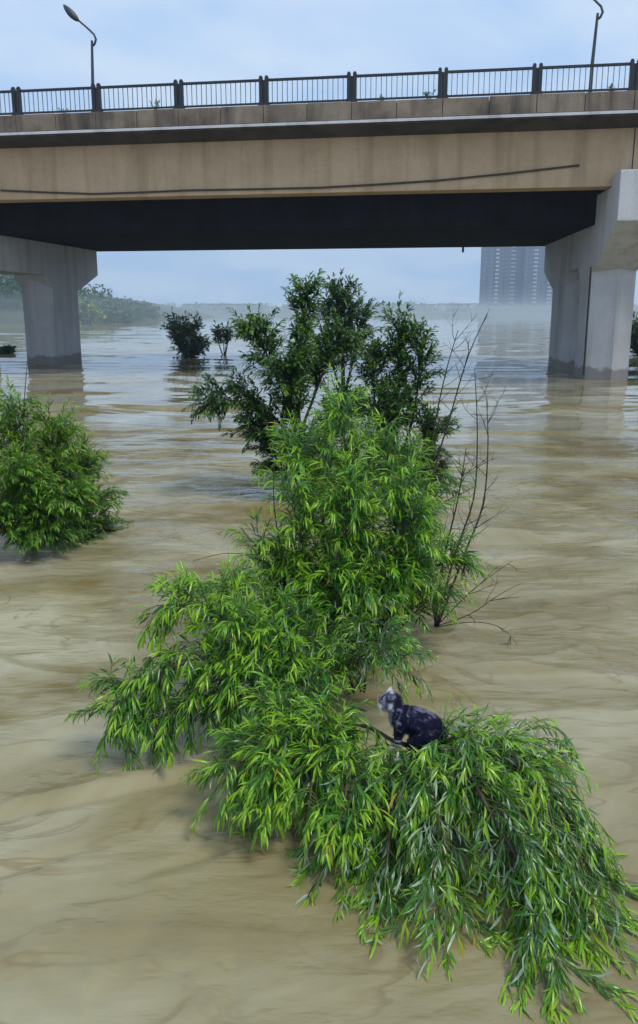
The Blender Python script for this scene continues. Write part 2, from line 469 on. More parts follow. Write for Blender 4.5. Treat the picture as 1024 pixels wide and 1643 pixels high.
def pier(u_at43, mirror, SKEW, near_col):
    """two columns under one hammer-head cap; the profile runs across the bridge (v), thickness along u"""
    p = empty('pier', B(u_at43, 46, 0), 0, bridge)
    p.matrix_parent_inverse = world_matrix(bridge).inverted()
    th = 2.0
    sg = 1 if not mirror else -1       # +1: the span side is at low u
    def fa(a, z, off=0.0): return B(u_at43 + SKEW * (a - 43) + sg * off, a, z)
    def fb(a, z, off=0.0): return B(u_at43 + SKEW * (a - 43) + sg * (th - off), a, z)
    cap = [(38.95, 6.85), (38.95, 8.86), (40.32, 8.86), (40.32, 8.38), (41.6, 8.38), (42.95, 8.38), (42.95, 7.09), (55.9, 7.09), (55.9, 5.5), (52.6, 4.35),
           (49.2, 4.5), (48.4, 5.25), (near_col[1] + .8, 5.25), (near_col[1], 4.5), (near_col[0] - .6, 5.1)]
    MB().prism(cap, fa, fb).build('cap', M['pier_cap'], p, bevel=0.04)
    for (a0, a1, zt) in ((near_col[0], near_col[1], 5.4), (49.2, 52.6, 5.0)):
        e = 0.006
        ring = [(a0, e), (a1, e), (a1, th - e), (a0, th - e), (a0 - 0.55, th * 0.55)]
        n = len(ring)
        vs_ = [fa(a, -2.5, o) for a, o in ring] + [fa(a, zt, o) for a, o in ring]
        MB().add(vs_, [tuple(range(n - 1, -1, -1)), tuple(range(n, 2 * n))] + [(i, (i + 1) % n, n + (i + 1) % n, n + i) for i in range(n)]).build('column', M['pier'], p, bevel=0.03)
    MB().tube([fa(near_col[0] + .12, 5.2, -0.03), fa(near_col[0] + .12, 0.2, -0.03)], 0.035, 6).build('downpipe', M['cable'], p)
    return p
pier(5.75, False, -0.085, (42.9, 45.3))
pier(-24.35, True, 0.0, (39.8, 42.6))

# railing
rail = empty('railing', B(0, 39.75, 11.95))
tag(rail, 'dark metal bridge railing with thin balusters and heavy paired posts', 'railing')
RV = 39.72
ZB = 11.955
post_mb = MB()
post_mb.box(-0.30, 0.30, -0.16, 0.16, -0.25, 0.02)
post_mb.box(-0.24, 0.24, -0.13, 0.13, 0.02, 0.16)
for s in (-1, 1):
    post_mb.box(s * 0.13 - 0.075, s * 0.13 + 0.075, -0.09, 0.09, 0.16, 1.20)
    post_mb.box(s * 0.13 - 0.05, s * 0.13 + 0.05, -0.06, 0.06, 1.20, 1.25)
post_mb.box(-0.05, 0.05, -0.04, 0.04, 0.16, 1.08)
pm = post_mb.mesh('post'); pm.materials.append(M['rail'])
bal_mb = MB().box(-0.014, 0.014, -0.014, 0.014, 0.14, 1.02)
balm = bal_mb.mesh('baluster'); balm.materials.append(M['baluster'])
def put(name, me, u, v, z, parent, rz=0):
    o = bpy.data.objects.new(name, me)
    o.location = B(u, v, z)
    o.rotation_euler = (0, 0, -PSI + rz)
    link(o, parent)
    o.matrix_parent_inverse = world_matrix(parent).inverted()
    return o
for i, u in enumerate(POST_U):
    put('post', pm, u, RV, ZB, rail)
    a, b_ = u + 0.21, u + 3.893 - 0.21
    MB().box(a, b_, RV - .05, RV + .05, ZB + 1.02, ZB + 1.12, B).build('top_rail', M['rail'], rail)
    MB().box(a, b_, RV - .04, RV + .04, ZB + 0.09, ZB + 0.165, B).build('bottom_rail', M['rail'], rail)
    n = 15
    for k in range(n):
        put('baluster', balm, a + (k + 0.75) * (b_ - a) / (n + 0.5), RV, ZB, rail)

def street_lamp(u, v, label):
    base = 11.9
    L = empty('street_lamp', B(u, v, base))
    tag(L, label, 'street lamp', 'street lamps along the bridge')
    MB().tube([B(u, v, base), B(u + .02, v, 13.5), B(u + .1, v, 15.35)], [0.085, 0.075, 0.055], 10).build('pole', M['lamp'], L)
    MB().box(u - .2, u + .2, v - .2, v + .2, base - .02, base + .08, B).build('base_plate', M['lamp'], L)
    arm = [B(u + .09, v, 15.1), B(u + .22, v, 15.2), B(u + .30, v, 15.38), B(u + .22, v, 15.6), B(u - .05, v, 15.85), B(u - .5, v, 16.22)]
    MB().tube(arm, [.05, .055, .055, .05, .045, .04], 8).build('arm', M['lamp'], L, True)
    # leaf-shaped luminaire
    bm = bmesh.new()
    bmesh.ops.create_uvsphere(bm, u_segments=14, v_segments=9, radius=1)
    d = Vector((-0.70, 0, 0.71)).normalized()
    c = Vector((-0.83, 0, 16.55))
    for w in bm.verts:
        x = w.co.x
        k = 0.72 + 0.28 * math.cos((x + 0.15) * 1.4)
        along = x * 0.52
        side = w.co.y * 0.19 * k
        upv = w.co.z * (0.10 if w.co.z > 0 else 0.14) * k
        nx = Vector((d.z, 0, -d.x))
        q = c + d * along + nx * upv * 1.35
        w.co = Vector(B(u + q.x, v + side, q.z))
    me = bpy.data.meshes.new('lamp_head'); bm.to_mesh(me); bm.free()
    me.polygons.foreach_set('use_smooth', [True] * len(me.polygons))
    me.materials.append(M['lamp'])
    h = bpy.data.objects.new('lamp_head', me); link(h, L); h.matrix_parent_inverse = world_matrix(L).inverted()
street_lamp(-17.6, 41.0, 'dark street lamp whose whole leaf-shaped head rises over the bridge railing')
street_lamp(4.9, 41.0, 'thin dark street lamp pole above the pier end of the railing')

# ------------------------------------------------------------------ plants
def leaf_verts(P, D, Nn, L, Wd, curl):
    """arrays -> 8 verts and 6 faces a leaf: lance shape, folded along its rib, tip curling down"""
    S = np.cross(D, Nn)
    S /= np.maximum(np.linalg.norm(S, axis=1, keepdims=True), 1e-6)
    U = np.cross(S, D)
    L, Wd, curl = L[:, None], Wd[:, None], curl[:, None]
    c1 = P + D * L * 0.36 + U * (curl * L * 0.03)
    c2 = P + D * L * 0.70 - U * (curl * L * 0.10)
    c3 = P + D * L * 0.98 - U * (curl * L * 0.30)
    fold = U * Wd * 0.22
    return np.stack([P, c1 - S * Wd * .5 + fold, c1, c1 + S * Wd * .5 + fold,
                     c2 - S * Wd * .36 + fold, c2, c2 + S * Wd * .36 + fold, c3], 1)
LF = [(0, 2, 1), (0, 3, 2), (1, 2, 5, 4), (2, 3, 6, 5), (4, 5, 7), (5, 6, 7)]

def leaf_mesh(name, V, tint, m):
    n = len(V)
    me = bpy.data.meshes.new(name)
    flat = V.reshape(-1, 3).astype(np.float32)
    loops = np.array([i for f in LF for i in f])
    sizes = np.array([len(f) for f in LF])
    lp = (loops[None, :] + 8 * np.arange(n)[:, None]).reshape(-1)
    sz = np.tile(sizes, n)
    me.vertices.add(n * 8); me.vertices.foreach_set('co', flat.reshape(-1))
    me.loops.add(len(lp)); me.loops.foreach_set('vertex_index', lp.astype(np.int32))
    me.polygons.add(len(sz))
    me.polygons.foreach_set('loop_start', (np.cumsum(sz) - sz).astype(np.int32))
    me.polygons.foreach_set('loop_total', sz.astype(np.int32))
    me.polygons.foreach_set('use_smooth', np.ones(len(sz), bool))
    a = me.attributes.new('tint', 'FLOAT', 'POINT')
    a.data.foreach_set('value', np.repeat(tint, 8).astype(np.float32))
    me.materials.append(m)
    me.update(); me.validate()
    return me

def bez(pts, n):
    """smooth path through the points"""
    pts = [Vector(p) for p in pts]
    if len(pts) == 2:
        return [pts[0].lerp(pts[1], i / n) for i in range(n + 1)]
    out = []
    ext = [pts[0] * 2 - pts[1]] + pts + [pts[-1] * 2 - pts[-2]]
    seg = len(pts) - 1
    for i in range(n + 1):
        t = i / n * seg
        k = min(int(t), seg - 1)
        t -= k
        p0, p1, p2, p3 = ext[k:k + 4]
        out.append(0.5 * ((2 * p1) + (p2 - p0) * t + (2 * p0 - 5 * p1 + 4 * p2 - p3) * t * t + (3 * p1 - p0 - 3 * p2 + p3) * t ** 3))
    return out

CAT_C = at(655, 1145, 5.08)
CAT_D = (Vector((0, 0, CAM_H)) - CAT_C).normalized()
def near_cat(p, r=0.215):
    w = p - CAT_C
    t = min(max(w.dot(CAT_D), -0.05), 1.6)
    return (w - CAT_D * t).length < r

class Plant:
    def __init__(self, name, label, cat, base, leafm, barkm=None, group=None, seed=1):
        self.o = empty(name, base)
        tag(self.o, label, cat, group)
        self.lm, self.bm = leafm, barkm or M['bark']
        self.R = random.Random(seed)
        self.P, self.D, self.Nn, self.L, self.W, self.C, self.T = [], [], [], [], [], [], []
        self.tw = MB()
        self.twist = 0.35
    def rv(self, s=1.0):
        return Vector((self.R.gauss(0, s), self.R.gauss(0, s), self.R.gauss(0, s)))
    def leaf(self, p, d, L, w, tint, curl):
        if near_cat(p + d * (L * .6)) or near_cat(p): return
        n = Vector((0, 0, 1)) + self.rv(self.twist)
        n = n - d * n.dot(d)
        if n.length < 1e-3: n = d.orthogonal()
        n.normalize()
        self.P.append(p[:]); self.D.append(d[:]); self.Nn.append(n[:]); self.L.append(L); self.W.append(w); self.C.append(curl); self.T.append(tint)
    def shoot(self, p, d, length, grav, leafL, leafW, gap, tint, r=0.004, bare=0.12, hang=0.35, sub=0.0):
        R = self.R
        n = max(4, int(length / 0.05))
        ds = length / n
        d = d.normalized()
        pts = [p.copy()]
        wob = self.rv(0.10)
        for i in range(n):
            d = (d + Vector((0, 0, -grav)) * ds * (0.4 + 1.6 * i / n) + wob * ds * 2).normalized()
            q = pts[-1] + d * ds
            if q.z < 0.015:
                q.z = 0.015; d.z = max(d.z, 0); d = d.normalized() if d.length > 1e-3 else Vector((1, 0, 0))
            pts.append(q)
        if sum(near_cat(q) for q in pts) > 2: return
        self.tw.tube(pts, [r * (1 - 0.8 * i / n) + 0.0008 for i in range(n + 1)], 3, False)
        m = max(3, int(length * (1 - bare) / gap))
        ph = R.uniform(0, 6.28)
        for k in range(m + 3):
            t = bare + (1 - bare) * min(k / m, 1.0)
            i = min(int(t * n), n - 1)
            a = t * n - i
            q = pts[i].lerp(pts[i + 1], a)
            ax = (pts[i + 1] - pts[i]).normalized()
            o = ax.orthogonal().normalized()
            ph += 2.4
            side = (Matrix.Rotation(ph, 3, ax) @ o)
            opening = R.uniform(0.35, 0.75) if k < m else R.uniform(0.05, 0.4)
            ld = (ax * math.cos(opening) + side * math.sin(opening) + Vector((0, 0, -hang * R.uniform(0.4, 1.3))) + self.rv(0.08)).normalized()
            sz = R.uniform(0.45, 1.3) * (0.6 + 0.4 * math.sin(math.pi * min(0.15 + t * 0.75, 1)))
            tt = 1.0 if R.random() < 0.008 else min(0.92, max(0.0, tint + (t - 0.6) * 0.95 + R.gauss(0, 0.10)))
            LL = leafL * sz
            if q.z + ld.z * LL < 0.005:
                ld.z = max(ld.z, (0.005 - q.z) / LL)
                ld.normalize()
            self.leaf(q, ld, LL, leafW * sz * R.uniform(0.85, 1.2), tt, R.uniform(0.2, 1.3))
        if sub > 0:
            for _ in range(int(sub + R.random())):
                t = R.uniform(0.15, 0.75)
                i = min(int(t * n), n - 1)
                ax = (pts[i + 1] - pts[i]).normalized()
                dd = (ax + self.rv(0.55) + Vector((0, 0, 0.15))).normalized()
                self.shoot(pts[i], dd, length * R.uniform(0.35, 0.6), grav, leafL * .95, leafW, gap, tint, r * 0.7, bare, hang, 0)
    def limb(self, pts, r0, r1, shoots, t0=0.3, length=(0.3, 0.5), grav=1.5, up=0.5, out=0.7, fwd=0.6, leafL=0.10, leafW=0.013, gap=0.02,
             tint=0.5, hang=0.35, sub=0.0, n=14, part='branch', tip=True, facing=0.0):
        path = bez(pts, n)
        for q in path:
            if q.z < 0.02 and q is not path[0]: q.z = max(q.z, 0.02)
        MB().tube(path, [r0 + (r1 - r0) * i / n for i in range(n + 1)], 7).build(part, self.bm, self.o, True)
        R = self.R
        for k in range(shoots):
            t = t0 + (1 - t0) * (k + R.random()) / max(shoots, 1)
            i = min(int(t * n), n - 1)
            p = path[i].lerp(path[i + 1], t * n - i)
            ax = (path[i + 1] - path[i]).normalized()
            s = self.rv(1.0); s = (s - ax * s.dot(ax)).normalized()
            s = (s + Vector((0, -facing, 0))).normalized()
            d = ax * fwd + s * out + Vector((0, 0, up))
            self.shoot(p, d, R.uniform(*length), grav * R.uniform(0.6, 1.3), leafL, leafW, gap, tint + R.gauss(0, 0.1), hang=hang, sub=sub)
        if tip:
            self.shoot(path[-1], (path[-1] - path[-2]), R.uniform(*length), grav, leafL, leafW, gap, tint + 0.15, hang=hang)
        return path
    def finish(self, singles=0, order=None):
        P, D, Nn = (np.array(a, float) for a in (self.P, self.D, self.Nn))
        L, W_, C, T = (np.array(a, float) for a in (self.L, self.W, self.C, self.T))
        V = leaf_verts(P, D, Nn, L, W_, C)
        keep = np.ones(len(P), bool)
        inv = world_matrix(self.o).inverted()
        if singles:
            cpos = np.array([0, 0, CAM_H])
            size = L / np.linalg.norm(P - cpos, axis=1)
            # outermost leaves on the camera side of the plant show largest
            ctr = P.mean(0)
            tow = (cpos - ctr) / np.linalg.norm(cpos - ctr)
            score = size * (1 + 0.8 * ((P - ctr) @ tow))
            idx = np.argsort(-score)[:singles * 3]
            idx = idx[np.argsort(-size[idx])][:singles]
            keep[idx] = False
            protos = {}
            for ti in range(4):
                for ci in range(2):
                    cv = leaf_verts(np.zeros((1, 3)), np.array([[1., 0, 0]]), np.array([[0., 0, 1]]), np.array([1.]), np.array([0.125]), np.array([0.35 + 0.7 * ci]))
                    protos[ti, ci] = leaf_mesh('leaf', cv, np.array([0.2 + 0.25 * ti]), self.lm)
            for i in idx:
                d = Vector(D[i]); nn = Vector(Nn[i])
                s = nn.cross(d)
                mtx = Matrix((d, s, nn)).transposed().to_4x4()
                mtx = Matrix.Translation(Vector(P[i])) @ mtx @ Matrix.Diagonal((L[i], W_[i] / 0.125, L[i], 1))
                o = bpy.data.objects.new('leaf', protos[int(min(3, max(0, (T[i] - 0.1) / 0.25))), int(C[i] > 0.75)])
                link(o, self.o)
                o.matrix_parent_inverse = inv
                o.matrix_basis = mtx
        me = leaf_mesh('crown', V[keep], T[keep], self.lm)
        o = bpy.data.objects.new('crown', me); link(o, self.o); o.matrix_parent_inverse = inv
        o['kind'] = 'stuff'
        if self.tw.v:
            t = self.tw.build('twigs', M['green_stem'] if self.lm in (M['willow'], M['willow_left'], M['willow_silver']) else self.bm, self.o, True)
            t['kind'] = 'stuff'
        return self.o

def path_px(*q):
    out = []
    for (x, y, Y) in q:
        p = at(x, y, Y)
        if p.z < -0.15: p = onwater(x, y, 0.03)
        out.append(p)
    return out

# middle willow, upright
c = Plant('willow_shrub', 'tall light green willow standing upright before the dark trees', 'willow', onwater(600, 1035), M['willow'], seed=3)
K = dict(length=(0.28, 0.5), grav=2.2, up=0.75, out=0.75, leafL=0.15, leafW=0.018, gap=0.022, hang=0.45, sub=1.6)
c.limb(path_px((600, 1045, 8.1), (585, 900, 8.1), (565, 770, 8.1), (545, 665, 8.1)), .03, .006, 62, 0.25, tint=.6, **K)
c.limb(path_px((590, 1045, 8.0), (530, 900, 7.9), (492, 800, 7.9), (478, 725, 7.9)), .024, .005, 46, 0.25, tint=.6, **K)
c.limb(path_px((605, 1045, 8.1), (640, 900, 8.2), (650, 800, 8.3), (635, 730, 8.3)), .024, .005, 46, 0.2, tint=.5, **K)
c.limb(path_px((590, 1050, 7.9), (500, 980, 7.6), (445, 920, 7.5), (415, 880, 7.4)), .02, .004, 30, 0.25, tint=.55, **K)
c.limb(path_px((610, 1045, 8.1), (670, 960, 8.0), (700, 910, 8.0), (725, 900, 8.0)), .02, .004, 26, 0.3, tint=.5, **K)
c.limb(path_px((595, 1050, 7.9), (565, 930, 7.5), (555, 850, 7.35), (560, 800, 7.3)), .02, .004, 40, 0.25, tint=.55, facing=.5, **K)
c.limb(path_px((605, 1050, 7.9), (640, 930, 7.6), (650, 850, 7.5), (640, 790, 7.5)), .02, .004, 36, 0.25, tint=.5, facing=.5, **K)
c.limb(path_px((585, 1050, 7.9), (500, 930, 7.5), (480, 850, 7.4), (470, 800, 7.4)), .02, .004, 32, 0.25, tint=.55, facing=.5, **K)
c.limb(path_px((585, 1050, 7.9), (470, 1010, 7.2), (430, 980, 7.0)), .018, .004, 26, 0.15, tint=.5, **K)
c.limb(path_px((610, 1050, 7.9), (650, 1000, 7.6), (690, 960, 7.6)), .016, .004, 20, 0.15, tint=.4, **K)
for (px, py, pY, n_) in ((470, 930, 7.4, 26), (520, 960, 7.2, 28), (570, 960, 7.1, 28), (620, 950, 7.3, 28), (670, 940, 7.6, 24), (540, 1000, 7.0, 24), (600, 990, 7.2, 24), (440, 950, 7.2, 20), (660, 860, 7.8, 26), (690, 830, 8.2, 20), (520, 760, 7.8, 26), (600, 740, 8.0, 28)):
    c.limb(path_px((598, 1045, 8.0), ((598 + px) / 2, (1045 + py) / 2 - 30, (8.0 + pY) / 2), (px, py - 25, pY)), .014, .004, n_, 0.35, tint=.42, **K)
c.finish(300)

# spreading willow on the downstream side
b = Plant('willow_shrub', 'willow clump leaning away from the cat over pale brown water', 'willow', onwater(500, 1150), M['willow'], seed=5)
K = dict(length=(0.20, 0.38), grav=2.6, up=0.4, out=0.75, leafL=0.145, leafW=0.018, gap=0.020, hang=0.5, sub=1.6)
b.limb(path_px((500, 1150, 6.3), (410, 1030, 6.2), (330, 975, 6.2), (275, 970, 6.1)), .024, .005, 44, 0.2, tint=.62, **K)
b.limb(path_px((500, 1150, 6.3), (380, 1060, 6.0), (290, 1065, 5.8), (220, 1105, 5.65), (185, 1150, 5.55)), .022, .004, 50, 0.2, tint=.55, **K)
b.limb(path_px((505, 1150, 6.3), (440, 1010, 6.5), (395, 965, 6.6), (365, 950, 6.6)), .02, .004, 32, 0.2, tint=.5, **K)
b.limb(path_px((500, 1150, 6.3), (430, 1080, 5.95), (350, 1090, 5.75), (290, 1130, 5.7), (250, 1165, 5.6)), .02, .004, 46, 0.2, tint=.5, **K)
b.limb(path_px((500, 1150, 6.3), (440, 1110, 5.9), (390, 1120, 5.75), (350, 1150, 5.7)), .018, .004, 34, 0.2, tint=.42, **K)
b.limb(path_px((510, 1150, 6.3), (480, 1040, 6.5), (450, 985, 6.6)), .018, .004, 28, 0.2, tint=.45, **K)
b.limb(path_px((505, 1150, 6.3), (450, 1050, 6.1), (380, 1010, 6.0)), .018, .004, 34, 0.2, tint=.5, facing=.5, **K)
b.limb(path_px((515, 1150, 6.2), (500, 1110, 5.9), (470, 1110, 5.7)), .016, .004, 24, 0.2, tint=.35, **K)
b.finish(300)

# low bright willow in front
a = Plant('willow_shrub', 'low bright yellow-green willow fanning over water below the leaning clump', 'willow', onwater(545, 1230), M['willow'], seed=9)
K = dict(length=(0.22, 0.36), grav=2.8, up=0.3, out=0.7, leafL=0.125, leafW=0.016, gap=0.020, hang=0.4, sub=1.3)
a.limb(path_px((550, 1225, 5.5), (480, 1185, 5.15), (415, 1200, 4.95), (365, 1245, 4.8)), .018, .004, 44, 0.1, tint=.6, **K)
a.limb(path_px((550, 1225, 5.5), (500, 1200, 5.05), (450, 1235, 4.8), (425, 1290, 4.65)), .018, .004, 44, 0.1, tint=.66, **K)
a.limb(path_px((550, 1225, 5.5), (530, 1200, 5.0), (505, 1240, 4.75), (495, 1300, 4.55)), .018, .004, 44, 0.1, tint=.68, **K)
a.limb(path_px((545, 1225, 5.5), (480, 1160, 5.35), (440, 1155, 5.3)), .016, .004, 24, 0.1, tint=.5, **K)
a.limb(path_px((555, 1225, 5.5), (560, 1215, 4.95), (555, 1270, 4.6), (550, 1340, 4.4)), .018, .004, 40, 0.1, tint=.62, **K)
a.limb(path_px((550, 1225, 5.5), (540, 1170, 5.3), (520, 1160, 5.2)), .014, .004, 18, 0.1, tint=.4, **K)
a.finish(300)

# long weeping willow that carries the cat
d = Plant('willow_shrub', 'weeping willow with long trailing shoots whose bough carries the tabby cat', 'willow', onwater(640, 1240), M['willow_silver'], seed=12)
d.twist = 0.95
K = dict(length=(0.30, 0.55), grav=3.6, up=0.08, out=0.6, leafL=0.135, leafW=0.016, gap=0.023, hang=0.6, sub=0.6)
d.limb(path_px((640, 1240, 5.4), (715, 1205, 5.1), (795, 1200, 4.9), (865, 1245, 4.65), (915, 1320, 4.45), (945, 1400, 4.25)), .026, .004, 59, 0.12, tint=.67, **K)
d.limb(path_px((640, 1240, 5.4), (700, 1200, 4.95), (760, 1220, 4.7), (800, 1290, 4.4), (815, 1370, 4.15)), .022, .004, 46, 0.12, tint=.57, **K)
d.limb(path_px((640, 1240, 5.4), (670, 1220, 4.9), (695, 1270, 4.55), (715, 1360, 4.22), (715, 1460, 3.9)), .02, .004, 39, 0.12, tint=.57, **K)
d.limb(path_px((640, 1240, 5.4), (735, 1210, 5.0), (830, 1225, 4.75), (905, 1340, 4.33), (955, 1450, 4.0)), .022, .004, 51, 0.12, tint=.72, **K)
d.limb(path_px((635, 1240, 5.4), (640, 1230, 4.9), (630, 1300, 4.55), (620, 1390, 4.25)), .018, .004, 34, 0.12, tint=.57, **K)
d.limb(path_px((640, 1240, 5.4), (770, 1195, 5.15), (835, 1190, 5.05), (870, 1205, 5.0)), .016, .003, 30, 0.2, tint=.62, **K)
d.limb(path_px((640, 1240, 5.4), (720, 1200, 4.85), (780, 1290, 4.4), (850, 1420, 3.98), (870, 1530, 3.65)), .02, .003, 46, 0.15, tint=.62, **K)
d.limb(path_px((640, 1240, 5.4), (700, 1215, 5.0), (800, 1250, 4.6), (870, 1350, 4.25), (900, 1450, 4.0)), .02, .003, 42, 0.15, tint=.67, **K)
K2 = dict(K, length=(0.25, 0.4), sub=0.3)
d.limb(path_px((530, 1158, 5.28), (590, 1166, 5.2), (640, 1192, 5.1), (700, 1196, 5.08), (780, 1190, 5.05)), .012, .016, 10, 0.0, tint=.52, part='bough', tip=False, **K2)
K3 = dict(K, length=(0.18, 0.32), up=0.5, grav=2.0, sub=0.8)
d.limb(path_px((640, 1240, 5.4), (720, 1225, 5.0), (790, 1225, 4.85), (850, 1255, 4.7)), .014, .003, 34, 0.2, tint=.62, **K3)
d.limb(path_px((640, 1240, 5.4), (690, 1245, 4.85), (740, 1260, 4.65), (780, 1300, 4.5)), .014, .003, 30, 0.2, tint=.57, **K3)
d.limb(path_px((640, 1240, 5.4), (600, 1240, 4.95), (570, 1290, 4.65), (560, 1350, 4.45)), .014, .003, 34, 0.1, tint=.5, **K)
d.limb(path_px((640, 1240, 5.4), (650, 1235, 4.85), (660, 1310, 4.5), (665, 1390, 4.25)), .014, .003, 34, 0.1, tint=.55, **K)
# the drowned stem that carries the bough
d.limb(path_px((700, 1250, 5.25), (695, 1215, 5.12), (690, 1196, 5.08)), .018, .014, 0, tip=False, part='trunk')
d.finish(300)

# sprays in the gap behind the cat
g = Plant('willow_shrub', 'small willow spray with pale leaves just behind the cat', 'willow', onwater(585, 1110), M['willow_silver'], seed=15)
g.twist = 0.8
K = dict(length=(0.25, 0.4), grav=3.0, up=0.4, out=0.6, leafL=0.10, leafW=0.013, gap=0.018, hang=0.5, sub=0.5)
g.limb(path_px((585, 1110, 6.6), (590, 1050, 6.5), (615, 1035, 6.35), (650, 1060, 6.2)), .012, .003, 20, 0.2, tint=.4, **K)
g.limb(path_px((585, 1110, 6.6), (575, 1060, 6.5), (600, 1050, 6.2), (625, 1075, 6.0)), .012, .003, 14, 0.2, tint=.35, **K)
g.limb(path_px((580, 1110, 6.6), (560, 1060, 6.7), (540, 1040, 6.7)), .012, .003, 12, 0.2, tint=.4, **K)
K['sub'] = 1.5
for (px, py, pY, n_) in ((520, 1060, 6.7, 20), (560, 1030, 6.9, 22), (610, 1030, 6.9, 20), (500, 1090, 6.4, 18), (545, 1085, 6.6, 14)):
    g.limb(path_px((570, 1110, 6.8), ((570 + px) / 2, (1090 + py) / 2 - 10, pY), (px, py - 10, pY - .1)), .01, .003, n_, 0.2, tint=.35, **K)
g.finish(60)

# left shrub by the water
f = Plant('willow_shrub', 'dense rounded olive-green shrub half sunk apart from the willows', 'shrub', onwater(40, 880), M['willow_left'], seed=21)
K = dict(length=(0.3, 0.55), grav=1.6, up=0.6, out=0.8, leafL=0.12, leafW=0.022, gap=0.020, hang=0.25, sub=2.4)
bx = (50, 880, 11.4)
for (mid, tip_, n_, ti) in (((40, 760, 11.4), (25, 670, 11.4), 44, .55), ((80, 770, 11.5), (95, 690, 11.6), 46, .6), ((100, 800, 11.6), (140, 745, 11.9), 40, .5),
                            ((110, 840, 11.8), (160, 800, 12.3), 36, .4), ((0, 770, 11.2), (-30, 660, 11.3), 40, .5), ((100, 865, 11.7), (175, 838, 12.5), 30, .15),
                            ((40, 810, 11.0), (40, 760, 10.7), 40, .5), ((80, 830, 11.0), (100, 800, 10.8), 40, .4), ((-30, 800, 10.8), (-70, 740, 10.7), 36, .4),
                            ((10, 850, 10.8), (0, 830, 10.6), 30, .3), ((60, 860, 11.0), (70, 850, 10.8), 26, .25), ((-60, 800, 11.6), (-120, 700, 11.8), 40, .5)):
    f.limb(path_px(bx, mid, tip_), .022, .005, int(n_ * 1.4), 0.25, tint=ti, **K)
MB().tube([at(38, 690, 11.3), at(40, 630, 11.3), at(45, 568, 11.3)], [.009, .006, .003], 5).build('dead_stem', M['dark_bark'], f.o)
f.finish(300)

# dark trees behind the willow
t1 = Plant('dark_tree', 'dark green half-sunk tree with a ragged pointed top behind the tall willow', 'tree', onwater(485, 790), M['dark_leaf'], M['dark_bark'], 'flooded dark trees behind the tall willow', seed=31)
K = dict(length=(0.35, 0.65), grav=0.9, up=0.5, out=0.8, leafL=0.13, leafW=0.038, gap=0.025, hang=0.25, sub=3.0)
t1.limb(path_px((485, 795, 15), (478, 650, 15), (482, 545, 15), (492, 470, 15)), .06, .008, 60, 0.3, tint=.6, part='trunk', **dict(K, out=.6, length=(.25, .55)))
t1.limb(path_px((482, 760, 15), (450, 680, 14.8), (395, 645, 14.6), (340, 645, 14.5)), .035, .006, 50, 0.25, tint=.3, **K)
t1.limb(path_px((480, 700, 15), (450, 620, 14.9), (425, 560, 14.9), (415, 535, 14.9)), .03, .006, 44, 0.25, tint=.55, **K)
t1.limb(path_px((480, 700, 15), (510, 620, 15.1), (530, 570, 15.2), (545, 555, 15.2)), .03, .006, 40, 0.25, tint=.4, **K)
t1.limb(path_px((482, 770, 15), (440, 720, 14.6), (410, 690, 14.4)), .03, .006, 34, 0.25, tint=.2, **K)
t1.limb(path_px((482, 720, 15), (470, 640, 14.5), (460, 590, 14.3)), .03, .006, 40, 0.25, tint=.4, **K)
t1.limb(path_px((485, 760, 15), (530, 690, 15), (560, 650, 15)), .03, .006, 40, 0.25, tint=.25, **K)
for (px, py, pY) in ((450, 745, 14.7), (520, 740, 14.8), (480, 720, 14.4)):
    t1.limb(path_px((484, 790, 15), ((484 + px) / 2, py + 15, pY), (px, py, pY - .1)), .02, .005, 26, .2, tint=.25, **K)
t1.finish()
t2 = Plant('dark_tree', 'blue-green slim tree farthest back in the flooded clump', 'tree', onwater(552, 690), M['blue_leaf'], M['dark_bark'], 'flooded dark trees behind the tall willow', seed=33)
K = dict(length=(0.5, 0.85), grav=0.8, up=0.7, out=0.7, leafL=0.16, leafW=0.048, gap=0.033, hang=0.2, sub=1.8)
t2.limb(path_px((552, 695, 22), (550, 580, 22), (548, 520, 22), (545, 482, 22)), .07, .008, 60, 0.25, tint=.4, part='trunk', **K)
t2.limb(path_px((552, 640, 22), (570, 560, 22), (575, 510, 22)), .04, .006, 34, 0.25, tint=.4, **K)
t2.limb(path_px((552, 640, 22), (530, 570, 22), (526, 500, 22)), .04, .006, 34, 0.25, tint=.4, **K)
t2.finish()
t3 = Plant('dark_tree', 'dark round-topped tree in the clump beside the bare twigs', 'tree', onwater(640, 800), M['dark_leaf'], M['dark_bark'], 'flooded dark trees behind the tall willow', seed=35)
K = dict(length=(0.3, 0.55), grav=0.8, up=0.6, out=0.8, leafL=0.12, leafW=0.034, gap=0.025, hang=0.2, sub=2.6)
t3.limb(path_px((630, 805, 14), (635, 690, 14), (640, 600, 14), (640, 530, 14)), .055, .008, 64, 0.25, tint=.4, part='trunk', **dict(K, out=.65))
t3.limb(path_px((632, 760, 14), (660, 680, 14), (672, 600, 14), (668, 550, 14)), .03, .006, 46, 0.25, tint=.3, **K)
t3.limb(path_px((630, 760, 14), (605, 680, 14), (600, 610, 14), (605, 580, 14)), .03, .006, 46, 0.25, tint=.3, **K)
t3.limb(path_px((632, 790, 14), (680, 730, 14), (705, 690, 14)), .03, .006, 40, 0.25, tint=.35, **K)
t3.limb(path_px((632, 790, 14), (660, 760, 13.6), (700, 760, 13.4)), .03, .006, 34, 0.2, tint=.45, **K)
t3.limb(path_px((632, 770, 14), (620, 700, 13.6), (630, 650, 13.4)), .03, .006, 40, 0.25, tint=.25, **K)
for (px, py, pY) in ((590, 760, 13.8), (650, 750, 13.5), (690, 790, 13.5)):
    t3.limb(path_px((632, 800, 14), ((632 + px) / 2, py + 12, pY), (px, py, pY - .1)), .02, .005, 26, .2, tint=.25, **K)
t3.finish()

